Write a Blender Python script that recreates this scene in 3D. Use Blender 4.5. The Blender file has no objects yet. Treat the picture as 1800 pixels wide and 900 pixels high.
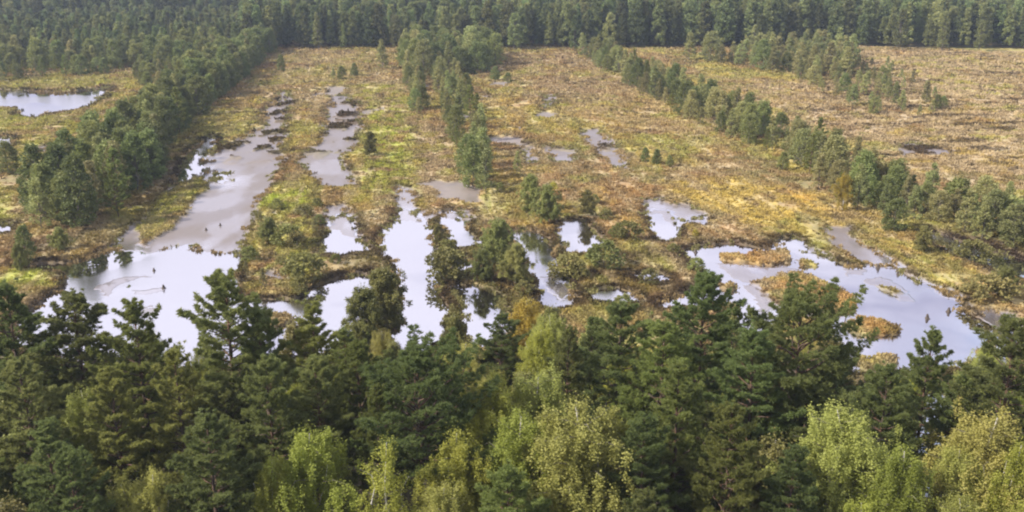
import bpy, math, random
import numpy as np

C = bpy.context.scene.collection
SC = bpy.context.scene
PI = math.pi

# ------------------------------------------------------------------ camera
CAM_H = 40.0
FPX = 1700.0                                   # focal length in photo pixels (photo 1800 wide)
PITCH = math.atan(545.0 / FPX)                 # horizon lies 95 px above the frame
cd = bpy.data.cameras.new('camera'); cam = bpy.data.objects.new('camera', cd); C.objects.link(cam)
cam.location = (0, 0, CAM_H); cam.rotation_euler = (PI / 2 - PITCH, 0, 0)
cd.sensor_width = 36; cd.lens = 36 * FPX / 1800; cd.clip_start = .5; cd.clip_end = 12000
SC.camera = cam

# ------------------------------------------------------------------ light
SUN_EL, SUN_AZ = 38.0, -110.0                   # azimuth measured from +Y towards +X (negative = left)
sd = bpy.data.lights.new('sun', 'SUN'); so = bpy.data.objects.new('sun', sd); C.objects.link(so)
sd.energy = 3.9; sd.angle = math.radians(1.2); sd.color = (1, .93, .83)
so.location = (-60, 10, 80)
so.rotation_euler = (math.radians(90 - SUN_EL), 0, math.radians(180 - SUN_AZ))
W = bpy.data.worlds.new('World'); SC.world = W; W.use_nodes = True
wt = W.node_tree; wt.nodes.clear()
wo = wt.nodes.new('ShaderNodeOutputWorld'); bg = wt.nodes.new('ShaderNodeBackground')
sky = wt.nodes.new('ShaderNodeTexSky'); sky.sky_type = 'NISHITA'; sky.sun_disc = False
sky.sun_elevation = math.radians(SUN_EL); sky.sun_rotation = math.radians(SUN_AZ)
sky.air_density = 1.0; sky.dust_density = 2.0; sky.ozone_density = 1.5
bg.inputs['Strength'].default_value = .15
# bright broken cloud, mixed into the sky by direction
tc = wt.nodes.new('ShaderNodeTexCoord')
mp = wt.nodes.new('ShaderNodeMapping'); mp.inputs['Scale'].default_value = (1.0, 1.0, 3.0)
cn = wt.nodes.new('ShaderNodeTexNoise'); cn.inputs['Scale'].default_value = 2.3; cn.inputs['Detail'].default_value = 7
cn.inputs['Roughness'].default_value = .55
sx = wt.nodes.new('ShaderNodeSeparateXYZ')
gr = wt.nodes.new('ShaderNodeMapRange'); gr.inputs['From Min'].default_value = -.15; gr.inputs['From Max'].default_value = .55
gr.inputs['To Min'].default_value = .40; gr.inputs['To Max'].default_value = .06
ad = wt.nodes.new('ShaderNodeMath'); ad.operation = 'ADD'
cr = wt.nodes.new('ShaderNodeMapRange'); cr.interpolation_type = 'SMOOTHSTEP'
cr.inputs['From Min'].default_value = .40; cr.inputs['From Max'].default_value = .70
mx = wt.nodes.new('ShaderNodeMix'); mx.data_type = 'RGBA'
mx.inputs['B'].default_value = (3.6, 3.5, 4.3, 1)
L = wt.links.new
L(tc.outputs['Generated'], mp.inputs['Vector']); L(mp.outputs[0], cn.inputs['Vector'])
L(tc.outputs['Generated'], sx.inputs[0]); L(sx.outputs['X'], gr.inputs['Value'])
L(cn.outputs['Fac'], ad.inputs[0]); L(gr.outputs[0], ad.inputs[1]); L(ad.outputs[0], cr.inputs['Value'])
L(cr.outputs[0], mx.inputs['Factor']); L(sky.outputs[0], mx.inputs['A'])
c2 = wt.nodes.new('ShaderNodeTexNoise'); c2.inputs['Scale'].default_value = 5.5; c2.inputs['Detail'].default_value = 5; L(mp.outputs[0], c2.inputs['Vector'])
cm = wt.nodes.new('ShaderNodeMix'); cm.data_type = 'RGBA'; cm.inputs['A'].default_value = (2.05, 2.05, 2.75, 1); cm.inputs['B'].default_value = (3.8, 3.7, 4.3, 1)
c3 = wt.nodes.new('ShaderNodeMapRange'); c3.inputs['From Min'].default_value = .46; c3.inputs['From Max'].default_value = .66
c4 = wt.nodes.new('ShaderNodeMath'); c4.operation = 'MULTIPLY_ADD'; c4.inputs[1].default_value = .5; L(gr.outputs[0], c4.inputs[0]); L(c2.outputs['Fac'], c4.inputs[2]); L(c4.outputs[0], c3.inputs['Value']); L(c3.outputs[0], cm.inputs['Factor']); L(cm.outputs['Result'], mx.inputs['B'])
L(mx.outputs['Result'], bg.inputs['Color']); L(bg.outputs[0], wo.inputs['Surface'])

vs = SC.view_settings; vs.view_transform = 'Standard'; vs.look = 'None'; vs.gamma = 1; vs.use_curve_mapping = False
vs.exposure = 1.0
cy = SC.cycles
cy.use_denoising = True; cy.filter_width = 2.1; cy.max_bounces = 6; cy.diffuse_bounces = 5; cy.glossy_bounces = 2
cy.transmission_bounces = 3; cy.transparent_max_bounces = 4; cy.volume_bounces = 0
cy.sample_clamp_indirect = 4; cy.caustics_reflective = False; cy.caustics_refractive = False

# ------------------------------------------------------------------ geometry of the view (photo pixel <-> place)
cP, sP = math.cos(PITCH), math.sin(PITCH)
def unproj(px, py, z=0.0):
    px = np.asarray(px, float); py = np.asarray(py, float)
    a = (px - 900) / FPX; u = -(py - 450) / FPX
    dx = a; dy = cP + u * sP; dz = -sP + u * cP
    t = (z - CAM_H) / dz
    return dx * t, dy * t
def proj(X, Y, z=0.0):
    dz = z - CAM_H
    f = Y * cP - dz * sP; u = Y * sP + dz * cP
    f = np.maximum(f, .5)
    return 900 + FPX * X / f, 450 - FPX * u / f
def wpoly(pts):
    x, y = unproj([p[0] for p in pts], [p[1] for p in pts]); return np.stack([x, y], 1)

def inside(P, X, Y):
    r = np.zeros(X.shape, bool); n = len(P)
    for i in range(n):
        x1, y1 = P[i]; x2, y2 = P[(i + 1) % n]
        if y1 == y2: continue
        c = ((y1 > Y) != (y2 > Y)) & (X < (x2 - x1) * (Y - y1) / (y2 - y1) + x1)
        r ^= c
    return r
def sdf(P, X, Y, pad=4.0):
    """signed distance in metres, positive inside, clipped to -pad"""
    out = np.full(X.shape, -pad)
    b = (X > P[:, 0].min() - pad) & (X < P[:, 0].max() + pad) & (Y > P[:, 1].min() - pad) & (Y < P[:, 1].max() + pad)
    if not b.any(): return out
    x = X[b]; y = Y[b]; d2 = np.full(x.shape, 1e9); n = len(P)
    for i in range(n):
        a = P[i]; c = P[(i + 1) % n]; e = c - a; L2 = (e * e).sum() + 1e-9
        t = np.clip(((x - a[0]) * e[0] + (y - a[1]) * e[1]) / L2, 0, 1)
        d2 = np.minimum(d2, (x - a[0] - t * e[0]) ** 2 + (y - a[1] - t * e[1]) ** 2)
    d = np.sqrt(d2); ins = inside(P, x, y)
    out[b] = np.maximum(np.where(ins, d, -d), -pad)
    return out
def hash2(ix, iy, s):
    h = (ix.astype(np.int64) * 374761393 + iy.astype(np.int64) * 668265263 + s * 974634777) & 0xffffffff
    h = ((h ^ (h >> 13)) * 1274126177) & 0xffffffff
    return ((h ^ (h >> 16)) & 0xffff) / 65535.0
def vnoise(x, y, s=0):
    ix = np.floor(x); iy = np.floor(y); fx = x - ix; fy = y - iy
    fx = fx * fx * (3 - 2 * fx); fy = fy * fy * (3 - 2 * fy)
    a = hash2(ix, iy, s); b = hash2(ix + 1, iy, s); c = hash2(ix, iy + 1, s); d = hash2(ix + 1, iy + 1, s)
    return (a + (b - a) * fx) * (1 - fy) + (c + (d - c) * fx) * fy
def fbm(x, y, s=0, o=4):
    r = 0; a = .5; t = 0
    for k in range(o):
        r = r + a * vnoise(x, y, s + k * 17); t += a; a *= .5
        x, y = x * 2.03 + 11.3, y * 2.03 - 7.1
    return r / t
def sstep(a, b, x):
    t = np.clip((x - a) / (b - a), 0, 1); return t * t * (3 - 2 * t)

# ------------------------------------------------------------------ the map, traced from the photo (photo pixels on the ground plane)
WATER = [
 [(-60,158),(0,157),(40,160),(75,162),(110,163),(150,158),(195,153),(190,165),(183,178),(160,189),(120,197),(90,201),(70,208),(28,206),(34,196),(30,190),(5,192),(-60,188)],
 [(-40,240),(10,239),(29,245),(24,256),(0,264),(-40,262)],
 [(-40,392),(5,392),(22,393),(15,405),(0,412),(-40,415)],
 [(60,545),(80,520),(105,510),(120,490),(100,478),(30,472),(75,462),(120,464),(160,452),(200,433),(215,445),(270,443),(300,436),(330,431),(345,443),(432,446),(430,462),(415,475),(414,490),(425,505),(408,518),(425,525),(455,527),(480,529),(515,524),(545,512),(560,500),(600,486),(640,480),(662,488),(655,530),(640,560),(625,590),(600,612),(560,640),(450,650),(300,650),(150,650),(30,600),(20,565)],
 [(300,327),(310,300),(328,272),(358,246),(382,240),(380,256),(368,272),(360,298),(342,314),(320,324)],
 [(378,300),(398,302),(402,316),(390,324),(376,318)],  # mirror patch cut into the mud to give the bright glint
 [(700,373),(712,369),(730,374),(745,385),(752,400),(762,405),(757,420),(765,440),(768,470),(770,490),(768,510),(775,535),(780,560),(782,580),(765,600),(745,622),(715,626),(690,612),(688,600),(705,575),(708,545),(705,515),(698,475),(690,455),(675,445),(666,430),(670,415),(680,400),(698,395),(702,385)],
 [(782,375),(797,370),(810,380),(820,400),(828,415),(838,424),(838,432),(805,436),(792,425),(788,405),(780,390)],
 [(583,387),(600,377),(615,385),(625,400),(625,420),(641,434),(642,444),(600,450),(565,449),(580,425),(578,405)],
 [(900,410),(925,406),(950,412),(962,425),(972,440),(975,455),(985,475),(995,500),(1006,525),(990,540),(965,542),(952,525),(945,510),(940,490),(930,475),(925,450),(908,430)],
 [(990,392),(1010,389),(1030,395),(1050,410),(1057,425),(1040,440),(1020,449),(995,442),(990,420),(984,405)],
 [(1133,375),(1150,369),(1170,370),(1186,385),(1194,405),(1187,418),(1165,423),(1153,410),(1146,395)],
 [(798,500),(830,500),(860,505),(885,525),(880,550),(897,580),(897,602),(870,612),(840,608),(820,592),(822,560),(812,535)],
 [(788,455),(836,458),(832,476),(796,480)],
 [(1200,436),(1255,430),(1290,429),(1350,437),(1362,424),(1370,417),(1395,417),(1412,425),(1422,440),(1450,450),(1480,464),(1510,468),(1535,468),(1565,466),(1600,485),(1625,500),(1660,510),(1700,530),(1690,545),(1722,560),(1745,575),(1756,590),(1740,612),(1720,632),(1680,650),(1620,655),(1540,660),(1480,650),(1465,610),(1455,590),(1465,572),(1450,550),(1400,545),(1370,560),(1362,580),(1330,600),(1290,590),(1280,560),(1268,530),(1230,540),(1160,545),(1150,532),(1215,512),(1262,500),(1250,488),(1215,470),(1195,450)],
 [(1108,478),(1150,478),(1182,486),(1180,496),(1140,494),(1112,488)],
 [(1030,508),(1080,506),(1120,515),(1140,528),(1100,536),(1040,530)],
 [(1196,388),(1225,382),(1243,388),(1235,394),(1205,396)],
 [(1622,406),(1680,420),(1740,440),(1830,468),(1900,495),(1900,530),(1830,499),(1750,478),(1700,461),(1640,428)],
 [(1595,690),(1660,690),(1690,720),(1685,800),(1655,850),(1600,860),(1590,760)],
]
MUD = [
 [(200,431),(225,404),(250,385),(275,372),(290,345),(300,327),(320,324),(342,314),(352,306),(358,300),(368,272),(380,256),(400,255),(430,243),(440,230),(468,225),(455,205),(480,180),(490,162),(512,163),(516,185),(505,215),(503,240),(492,260),(502,285),(482,305),(475,330),(460,345),(450,360),(456,380),(436,395),(431,420),(433,447),(345,444),(333,434),(300,437),(270,445),(215,447)],
 [(588,168),(612,168),(635,190),(640,215),(632,245),(622,265),(602,275),(615,300),(627,325),(600,332),(570,330),(552,315),(528,300),(524,285),(545,260),(560,255),(570,215),(573,190)],
 [(690,328),(715,330),(733,345),(728,365),(750,375),(830,372),(835,384),(815,390),(775,378),(745,392),(700,390)],
 [(572,366),(600,362),(625,378),(632,405),(640,430),(575,400)],
 [(1020,230),(1050,227),(1078,250),(1102,280),(1110,302),(1085,296),(1050,272),(1034,250)],
 [(913,262),(937,257),(946,275),(940,290),(925,287)],
 [(950,170),(976,165),(976,190),(955,195)],
 [(955,258),(1010,262),(1012,285),(975,290)],
 [(1130,352),(1160,348),(1180,358),(1215,364),(1238,374),(1246,392),(1200,398),(1190,402),(1150,375),(1135,378)],
 [(165,508),(200,490),(250,482),(300,484),(240,490),(205,505),(190,525),(175,520)],  # these three grey slivers imitate the dull reflection of ruffled water
 [(215,545),(270,536),(290,540),(270,556),(235,555)],
 [(225,512),(280,506),(300,512),(250,519)],
 [(1448,403),(1500,399),(1495,415),(1532,440),(1575,456),(1600,480),(1535,470),(1485,445),(1460,425)],
 [(1520,485),(1560,490),(1592,505),(1608,531),(1582,532),(1560,515),(1530,500)],
 [(1485,472),(1532,472),(1537,483),(1490,486)],
 [(1700,540),(1790,556),(1810,600),(1770,640),(1700,660),(1690,645),(1745,605),(1755,590),(1740,572)],
 [(1250,462),(1330,466),(1400,470),(1410,490),(1330,500),(1290,490)],
 [(1320,498),(1410,498),(1440,530),(1470,560),(1400,560),(1350,540)],
 [(470,480),(505,482),(515,495),(480,498),(462,490)],
 [(60,258),(85,254),(82,270),(48,275)],
 [(945,485),(980,480),(1000,495),(1008,520),(985,530),(955,515)],
 [(1570,255),(1600,250),(1690,268),(1640,275),(1590,275)],
 [(1410,430),(1440,438),(1470,455),(1450,458),(1420,445)],
 [(1590,480),(1640,500),(1700,525),(1690,536),(1640,512),(1595,492)],
 [(1300,500),(1340,500),(1365,540),(1350,575),(1335,560),(1325,525)],
 [(590,690),(1590,700),(1590,790),(1700,880),(1500,880),(1500,700)],
]
ISLAND = [
 [(243,428),(238,405),(262,372),(260,358),(290,342),(328,318),(350,308),(364,318),(366,335),(346,350),(336,370),(320,390),(300,405),(270,422),(255,434)],
 [(1255,445),(1300,448),(1350,441),(1380,436),(1396,448),(1386,463),(1350,466),(1300,464),(1258,457)],
 [(1322,498),(1345,489),(1400,477),(1440,489),(1480,508),(1512,533),(1510,548),(1450,551),(1400,546),(1350,530)],
 [(1262,545),(1285,530),(1300,545),(1290,565)],
 [(1480,570),(1500,559),(1530,557),(1560,570),(1590,578),(1572,590),(1540,593),(1500,586)],
 [(455,560),(480,552),(515,554),(524,566),(480,578),(452,572)],
 [(800,478),(850,470),(920,478),(950,500),(930,508),(870,506),(800,498)],
 [(1505,628),(1560,622),(1590,640),(1560,660),(1510,650)],
 [(440,470),(520,470),(555,478),(555,492),(520,514),(470,518),(432,516),(425,505),(470,500),(515,498),(500,478),(460,482)],
 [(1268,505),(1290,498),(1300,510),(1285,520)],
 [(1545,505),(1575,508),(1585,516),(1560,516)],
 [(1395,455),(1430,462),(1440,472),(1405,470)],
]
# vegetation and peat tints, some with shade painted in: polygon, colour key, weight
TINT = [
 ([(635,150),(700,150),(735,200),(740,250),(735,300),(745,330),(700,350),(640,330),(625,250),(640,210)], 'moss', .75),
 ([(682,302),(720,296),(745,308),(740,325),(690,325)], 'lime', 1.0),
 ([(650,225),(740,230),(750,300),(660,300)], 'lime', .3),
 ([(445,348),(480,338),(550,345),(560,362),(520,372),(450,368)], 'lime', .8),
 ([(-100,145),(120,140),(240,128),(245,180),(150,240),(60,300),(-100,330)], 'moss', .55),
 ([(-60,330),(30,330),(35,400),(-60,420)], 'lime', .4),
 ([(-60,472),(60,472),(112,482),(100,505),(60,512),(-60,520)], 'lime', .45),
 ([(240,430),(238,405),(262,358),(350,305),(368,330),(300,405)], 'moss', .55),
 ([(430,380),(560,380),(560,525),(405,525)], 'moss', .5),
 ([(415,455),(520,452),(540,475),(470,490),(418,480)], 'lime', .45),
 ([(620,300),(820,300),(820,365),(620,365)], 'moss', .4),
 ([(1170,318),(1300,318),(1460,345),(1470,395),(1400,405),(1230,385)], 'gold', .8),
 ([(1385,338),(1440,345),(1462,372),(1420,372)], 'goldb', .9),
 ([(1060,160),(1160,160),(1240,215),(1250,240),(1100,235)], 'gold', .5),
 ([(1550,210),(1600,215),(1580,250),(1530,245)], 'gold', .7),
 ([(840,170),(1020,180),(1100,230),(1000,240),(850,220)], 'gold', .35),
 ([(820,95),(1100,95),(1240,190),(1300,260),(1000,200),(850,150)], 'pink', .5),
 ([(1500,92),(1900,92),(1900,360),(1700,330),(1450,230),(1300,140),(1500,150)], 'pinktan', .75),
 ([(1220,130),(1340,150),(1560,240),(1450,240),(1300,180)], 'pink', .5),
 ([(500,92),(700,92),(700,200),(470,190)], 'straw', .5),
 ([(720,215),(790,215),(820,350),(730,350)], 'pink', .7),
 ([(1320,485),(1480,480),(1600,540),(1600,600),(1470,600),(1300,520)], 'orange', .6),
 ([(1240,435),(1400,435),(1400,470),(1240,470)], 'orange', .5),
 ([(1400,390),(1700,430),(1800,560),(1640,480),(1500,400)], 'orange', .45),
 ([(900,340),(1150,330),(1200,430),(900,430)], 'orange', .35),
 ([(1075,440),(1130,448),(1190,428),(1250,422),(1255,436),(1190,445),(1120,462),(1070,456)], 'peat_and_shade', .95),  # shade of a hollow, painted dark
 ([(1050,470),(1100,474),(1170,505),(1240,492),(1255,502),(1180,520),(1090,494),(1045,482)], 'peat_and_shade', .85),  # lower hollow, its shade painted likewise
 ([(900,480),(1110,500),(1110,540),(900,545)], 'peat_and_shade', .35),
 ([(1620,395),(1760,425),(1900,470),(1900,540),(1740,475),(1620,430)], 'peat_and_shade', .9),  # dark peat ditch, with the shade of its steep bank painted in
 ([(30,425),(225,400),(262,340),(300,262),(325,262),(285,345),(238,402),(200,432),(30,465)], 'peat_and_shade', .4),  # shade along the foot of the left row, painted on the ground
 ([(570,440),(680,450),(680,490),(560,480)], 'peat_and_shade', .45),
 ([(760,430),(900,440),(960,500),(800,510)], 'peat_and_shade', .5),
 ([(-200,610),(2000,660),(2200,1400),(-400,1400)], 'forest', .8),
]
COL = {k: np.array(v) for k, v in dict(
 heath=(.30,.220,.105), rust=(.32,.19,.085), olive=(.235,.215,.085), straw=(.41,.325,.18), moss=(.33,.33,.065), lime=(.37,.42,.05),
 gold=(.47,.36,.10), goldb=(.60,.42,.11), pink=(.37,.275,.165), pinktan=(.40,.31,.18), orange=(.40,.24,.085), peat_and_shade=(.045,.030,.020),
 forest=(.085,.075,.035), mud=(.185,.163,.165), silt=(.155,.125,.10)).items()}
WP = [wpoly(p) for p in WATER]; MP = [wpoly(p) for p in MUD]; IP = [wpoly(p) for p in ISLAND]
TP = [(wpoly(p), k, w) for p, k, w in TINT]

def ground_fields(X, Y):
    """height and albedo of the bog at world points"""
    dist = np.hypot(X, Y); wsc = np.clip(dist / 150, .7, 2.5)
    jx = (fbm(X / 2.6, Y / 2.6, 1, 4) - .5) * 2.2 * wsc + (vnoise(X / .7, Y / .7, 5) - .5) * .7
    jy = (fbm(X / 2.6, Y / 2.6, 2, 4) - .5) * 2.8 * wsc + (vnoise(X / .7, Y / .7, 6) - .5) * .8
    x, y = X + jx, Y + jy
    dw = np.full(X.shape, -4.0); dm = dw.copy(); di = dw.copy()
    dp = dw.copy()
    film = np.full(X.shape, -9.0)
    for q_, P in enumerate(WP):
        d_ = sdf(P, x, y, 9.0) + (.5 if 6 <= q_ <= 12 else 0); film = np.maximum(film, d_); dw = np.maximum(dw, d_)
        if q_ in (4, 5): dp = np.maximum(dp, d_)
    for P in MP: dm = np.maximum(dm, sdf(P, x, y))
    dm = np.minimum(dm, -dp)
    for P in IP: di = np.maximum(di, sdf(P, x, y))
    big = fbm(X / 28, Y / 28, 31, 3); mid = fbm(X / 7, Y / 7, 32, 4); fin = fbm(X / 1.7, Y / 1.7, 33, 3)
    land = .10 + .16 * mid + .30 * np.maximum(fin - .42, 0) * 1.8 + .08 * big
    mudm = sstep(-.5, .4, dm)                                   # mud flat: just awash
    # small wet flats scattered through the middle fields
    wet = fbm(X / 9, Y / 16, 77, 4)
    wetm = sstep(.64, .69, wet) * (dist < 300) * (dist > 150) * (X < 12) * (X > -70)
    mudm = mudm * (1 - sstep(.56, .60, fbm(X / 3.2, Y / 4.6, 78, 3)) * sstep(185, 205, dist))
    muz = .02 + .05 * (fbm(X / 3.5, Y / 6, 41, 4) - .3) + .5 * np.maximum(vnoise(X / 1.3, Y / 1.3, 43) - .86, 0)
    h = land * (1 - mudm) + muz * mudm
    h = h * (1 - wetm) + .03 * wetm
    watm = sstep(-.35, .5, dw)
    # mud drawn over water where both overlap stays awash
    over = mudm * sstep(0, .6, dw)
    h = h * (1 - watm) + (-.45) * watm
    h = h * (1 - over) + muz * over
    iz = sstep(-.3, .6, di)
    h = np.where(iz > 0, h * (1 - iz) + (land * .9 + .08) * iz, h)
    water_open = watm * (1 - over) * (1 - iz)
    mud = np.clip(mudm * (1 - iz) * (1 - watm * (1 - over)) + wetm * .8 * (1 - iz), 0, 1)
    film = np.clip(sstep(-6, .5, film + 2.0 * (fbm(X / 4, Y / 7, 81, 3) - .5)) * .55 + sstep(.5, .66, fbm(X / 6, Y / 14, 82, 4)) * .45 * (dist < 190), 0, 1) * mud
    # colours
    ca_, sa_ = math.cos(-.117), math.sin(-.117); al = X * sa_ + Y * ca_; ac = X * ca_ - Y * sa_
    right = sstep(-6, 6, (X - .30 * Y)) * sstep(150, 200, Y)
    st = fbm(ac / 1.3, al / 16, 84, 4) * (1 - right) + fbm(al / 2.6, ac / 12, 85, 4) * right
    n1 = fbm(X / 5, Y / 7, 51, 4); n2 = fbm(X / 2.2, Y / 3, 52, 3); n3 = fbm(X / 14, Y / 20, 53, 3); n4 = vnoise(X / .8, Y / 1.0, 54)
    c = np.empty(X.shape + (3,)); c[:] = COL['heath']
    def mixc(k, w):
        nonlocal c
        c = c * (1 - w[..., None]) + COL[k] * w[..., None]
    mixc('olive', sstep(.44, .62, n1) * .75); mixc('rust', sstep(.52, .66, n2) * .45); mixc('straw', sstep(.52, .68, fbm(X / 3.3, Y / 4, 55, 4)) * .7)
    mixc('moss', sstep(.47, .58, n3) * .6); mixc('rust', sstep(.56, .68, fbm(X / 6, Y / 9, 57, 3)) * .6); mixc('gold', sstep(.58, .68, fbm(X / 5, Y / 7, 58, 3)) * .5)
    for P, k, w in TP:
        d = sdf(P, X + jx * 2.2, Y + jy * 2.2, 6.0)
        tex = sstep(.36, .56, fbm(X / 3.0, Y / 3.6, 60 + len(k), 4)) if k not in ('forest', 'peat_and_shade') else 1
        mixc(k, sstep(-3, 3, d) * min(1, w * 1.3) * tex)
    mixc('peat_and_shade', sstep(.62, .80, fbm(X / 1.9, Y / 2.3, 71, 3)) * .6)
    mixc('straw', sstep(.52, .66, st) * .45); mixc('heath', sstep(.50, .36, st) * .3); mixc('peat_and_shade', sstep(.40, .26, st) * (.25 + .45 * right))
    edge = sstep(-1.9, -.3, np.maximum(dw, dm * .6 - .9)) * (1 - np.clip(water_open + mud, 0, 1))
    mixc('peat_and_shade', edge * .85 * (1 - iz))  # dark peat rim round the pools, with bank shade painted in
    c = c * (.87 + .26 * n4)[..., None]
    mixc('mud', mud)
    mixc('silt', mud * sstep(.42, .62, fbm(X / 4.5, Y / 9, 83, 4)) * .6)
    mixc('peat_and_shade', water_open)
    ground_fields.film = film
    ground_fields.shal = (np.maximum(dw, dm) > -.4) & (np.where(dw > -.4, dw, dm) < .8 * wsc)
    ground_fields.isl = iz + sstep(-4, -.5, dw)
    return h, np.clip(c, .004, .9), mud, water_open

# ------------------------------------------------------------------ materials
def mat(name):
    m = bpy.data.materials.new(name); m.use_nodes = True; t = m.node_tree; t.nodes.clear()
    o = t.nodes.new('ShaderNodeOutputMaterial'); return m, t, o
def nn(t, typ, **kw):
    n = t.nodes.new(typ)
    for k, v in kw.items():
        if k.startswith('i_'): n.inputs[k[2:].replace('_', ' ')].default_value = v
        else: setattr(n, k, v)
    return n

def leaf_mat(name, dark, light, trans=.35, hue=.03, val=.35, rough=.6, scale=.9):
    m, t, o = mat(name); L = t.links.new
    g = nn(t, 'ShaderNodeTexCoord'); n = nn(t, 'ShaderNodeTexNoise', i_Scale=scale, i_Detail=4.0)
    L(g.outputs['Object'], n.inputs['Vector'])
    mr = nn(t, 'ShaderNodeMapRange'); mr.inputs['From Min'].default_value = .35; mr.inputs['From Max'].default_value = .65
    L(n.outputs['Fac'], mr.inputs['Value'])
    at = nn(t, 'ShaderNodeAttribute', attribute_name='tone')
    ave = nn(t, 'ShaderNodeMath', operation='MULTIPLY_ADD'); ave.inputs[1].default_value = .5
    hf = nn(t, 'ShaderNodeMath', operation='MULTIPLY'); hf.inputs[1].default_value = .5
    L(mr.outputs[0], hf.inputs[0]); L(at.outputs['Fac'], ave.inputs[0]); L(hf.outputs[0], ave.inputs[2])
    mx = nn(t, 'ShaderNodeMix', data_type='RGBA'); mx.inputs['A'].default_value = (*dark, 1); mx.inputs['B'].default_value = (*light, 1)
    L(ave.outputs[0], mx.inputs['Factor'])
    oi = nn(t, 'ShaderNodeObjectInfo')
    hs = nn(t, 'ShaderNodeHueSaturation')
    a1 = nn(t, 'ShaderNodeMapRange'); a1.inputs['To Min'].default_value = .5 - hue; a1.inputs['To Max'].default_value = .5 + hue
    a2 = nn(t, 'ShaderNodeMapRange'); a2.inputs['To Min'].default_value = 1 - val; a2.inputs['To Max'].default_value = 1 + val
    wn = nn(t, 'ShaderNodeTexWhiteNoise', noise_dimensions='1D'); L(oi.outputs['Random'], wn.inputs['W'])
    L(oi.outputs['Random'], a1.inputs['Value']); L(wn.outputs['Value'], a2.inputs['Value'])
    L(a1.outputs[0], hs.inputs['Hue']); L(a2.outputs[0], hs.inputs['Value']); L(mx.outputs['Result'], hs.inputs['Color'])
    b = nn(t, 'ShaderNodeBsdfPrincipled', i_Roughness=rough); b.inputs['Specular IOR Level'].default_value = .3
    tr = nn(t, 'ShaderNodeBsdfTranslucent'); ms = nn(t, 'ShaderNodeMixShader'); ms.inputs[0].default_value = trans
    L(hs.outputs[0], b.inputs['Base Color']); L(hs.outputs[0], tr.inputs['Color'])
    L(b.outputs[0], ms.inputs[1]); L(tr.outputs[0], ms.inputs[2]); L(ms.outputs[0], o.inputs['Surface'])
    return m
def bark_mat(name, c1, c2, scale=3, stretch=(1, 1, .3), lo=.4, hi=.6):
    m, t, o = mat(name); L = t.links.new
    g = nn(t, 'ShaderNodeTexCoord'); mp = nn(t, 'ShaderNodeMapping'); mp.inputs['Scale'].default_value = stretch
    n = nn(t, 'ShaderNodeTexNoise', i_Scale=scale, i_Detail=5.0)
    L(g.outputs['Object'], mp.inputs[0]); L(mp.outputs[0], n.inputs['Vector'])
    mr = nn(t, 'ShaderNodeMapRange'); mr.inputs['From Min'].default_value = lo; mr.inputs['From Max'].default_value = hi
    L(n.outputs['Fac'], mr.inputs['Value'])
    mx = nn(t, 'ShaderNodeMix', data_type='RGBA'); mx.inputs['A'].default_value = (*c1, 1); mx.inputs['B'].default_value = (*c2, 1)
    L(mr.outputs[0], mx.inputs['Factor'])
    b = nn(t, 'ShaderNodeBsdfPrincipled', i_Roughness=.85); L(mx.outputs['Result'], b.inputs['Base Color'])
    L(b.outputs[0], o.inputs['Surface']); return m

M_PINE = leaf_mat('pine_needles', (.155, .182, .048), (.300, .320, .095), trans=.60, hue=.02, val=.22)
M_PINED = leaf_mat('dark_pine_needles', (.132, .164, .054), (.260, .290, .096), trans=.60, hue=.02, val=.2)
M_BIRCH = leaf_mat('birch_leaves', (.24, .265, .045), (.40, .42, .08), trans=.45, hue=.015, val=.22)
M_BIRCHP = leaf_mat('pale_birch_leaves', (.25, .26, .060), (.43, .42, .11), trans=.4, hue=.02, val=.2)
M_YELL = leaf_mat('yellow_leaves', (.36, .31, .05), (.55, .46, .08), trans=.45, hue=.02, val=.2)
M_ROW = leaf_mat('row_leaves', (.120, .150, .048), (.275, .292, .095), trans=.4, hue=.02, val=.3)
M_ROWL = leaf_mat('light_row_leaves', (.20, .21, .075), (.38, .37, .14), trans=.35, hue=.03, val=.3)
M_FAR = leaf_mat('far_crowns', (.075, .105, .040), (.265, .285, .10), trans=.3, hue=.03, val=.6)
M_SHRUB = leaf_mat('shrub_leaves', (.15, .155, .045), (.31, .295, .09), trans=.3, hue=.03, val=.3)
M_BARKP = bark_mat('pine_bark', (.13, .072, .042), (.075, .055, .042))
M_BARKB = bark_mat('birch_bark', (.52, .49, .44), (.07, .06, .05), scale=4, stretch=(1, 1, 2.5), lo=.52, hi=.66)
M_BARKD = bark_mat('dull_bark', (.10, .085, .06), (.19, .17, .14))

# ground
M_GROUND, t, o = mat('bog_ground'); L = t.links.new
ca = nn(t, 'ShaderNodeVertexColor', layer_name='albedo'); wa = nn(t, 'ShaderNodeAttribute', attribute_name='wet')
geo = nn(t, 'ShaderNodeNewGeometry')
nz = nn(t, 'ShaderNodeTexNoise', i_Scale=1.6, i_Detail=8.0, i_Roughness=.65); L(geo.outputs['Position'], nz.inputs['Vector'])
mr = nn(t, 'ShaderNodeMapRange'); mr.inputs['From Min'].default_value = .3; mr.inputs['From Max'].default_value = .7
mr.inputs['To Min'].default_value = .78; mr.inputs['To Max'].default_value = 1.22; L(nz.outputs['Fac'], mr.inputs['Value'])
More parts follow.
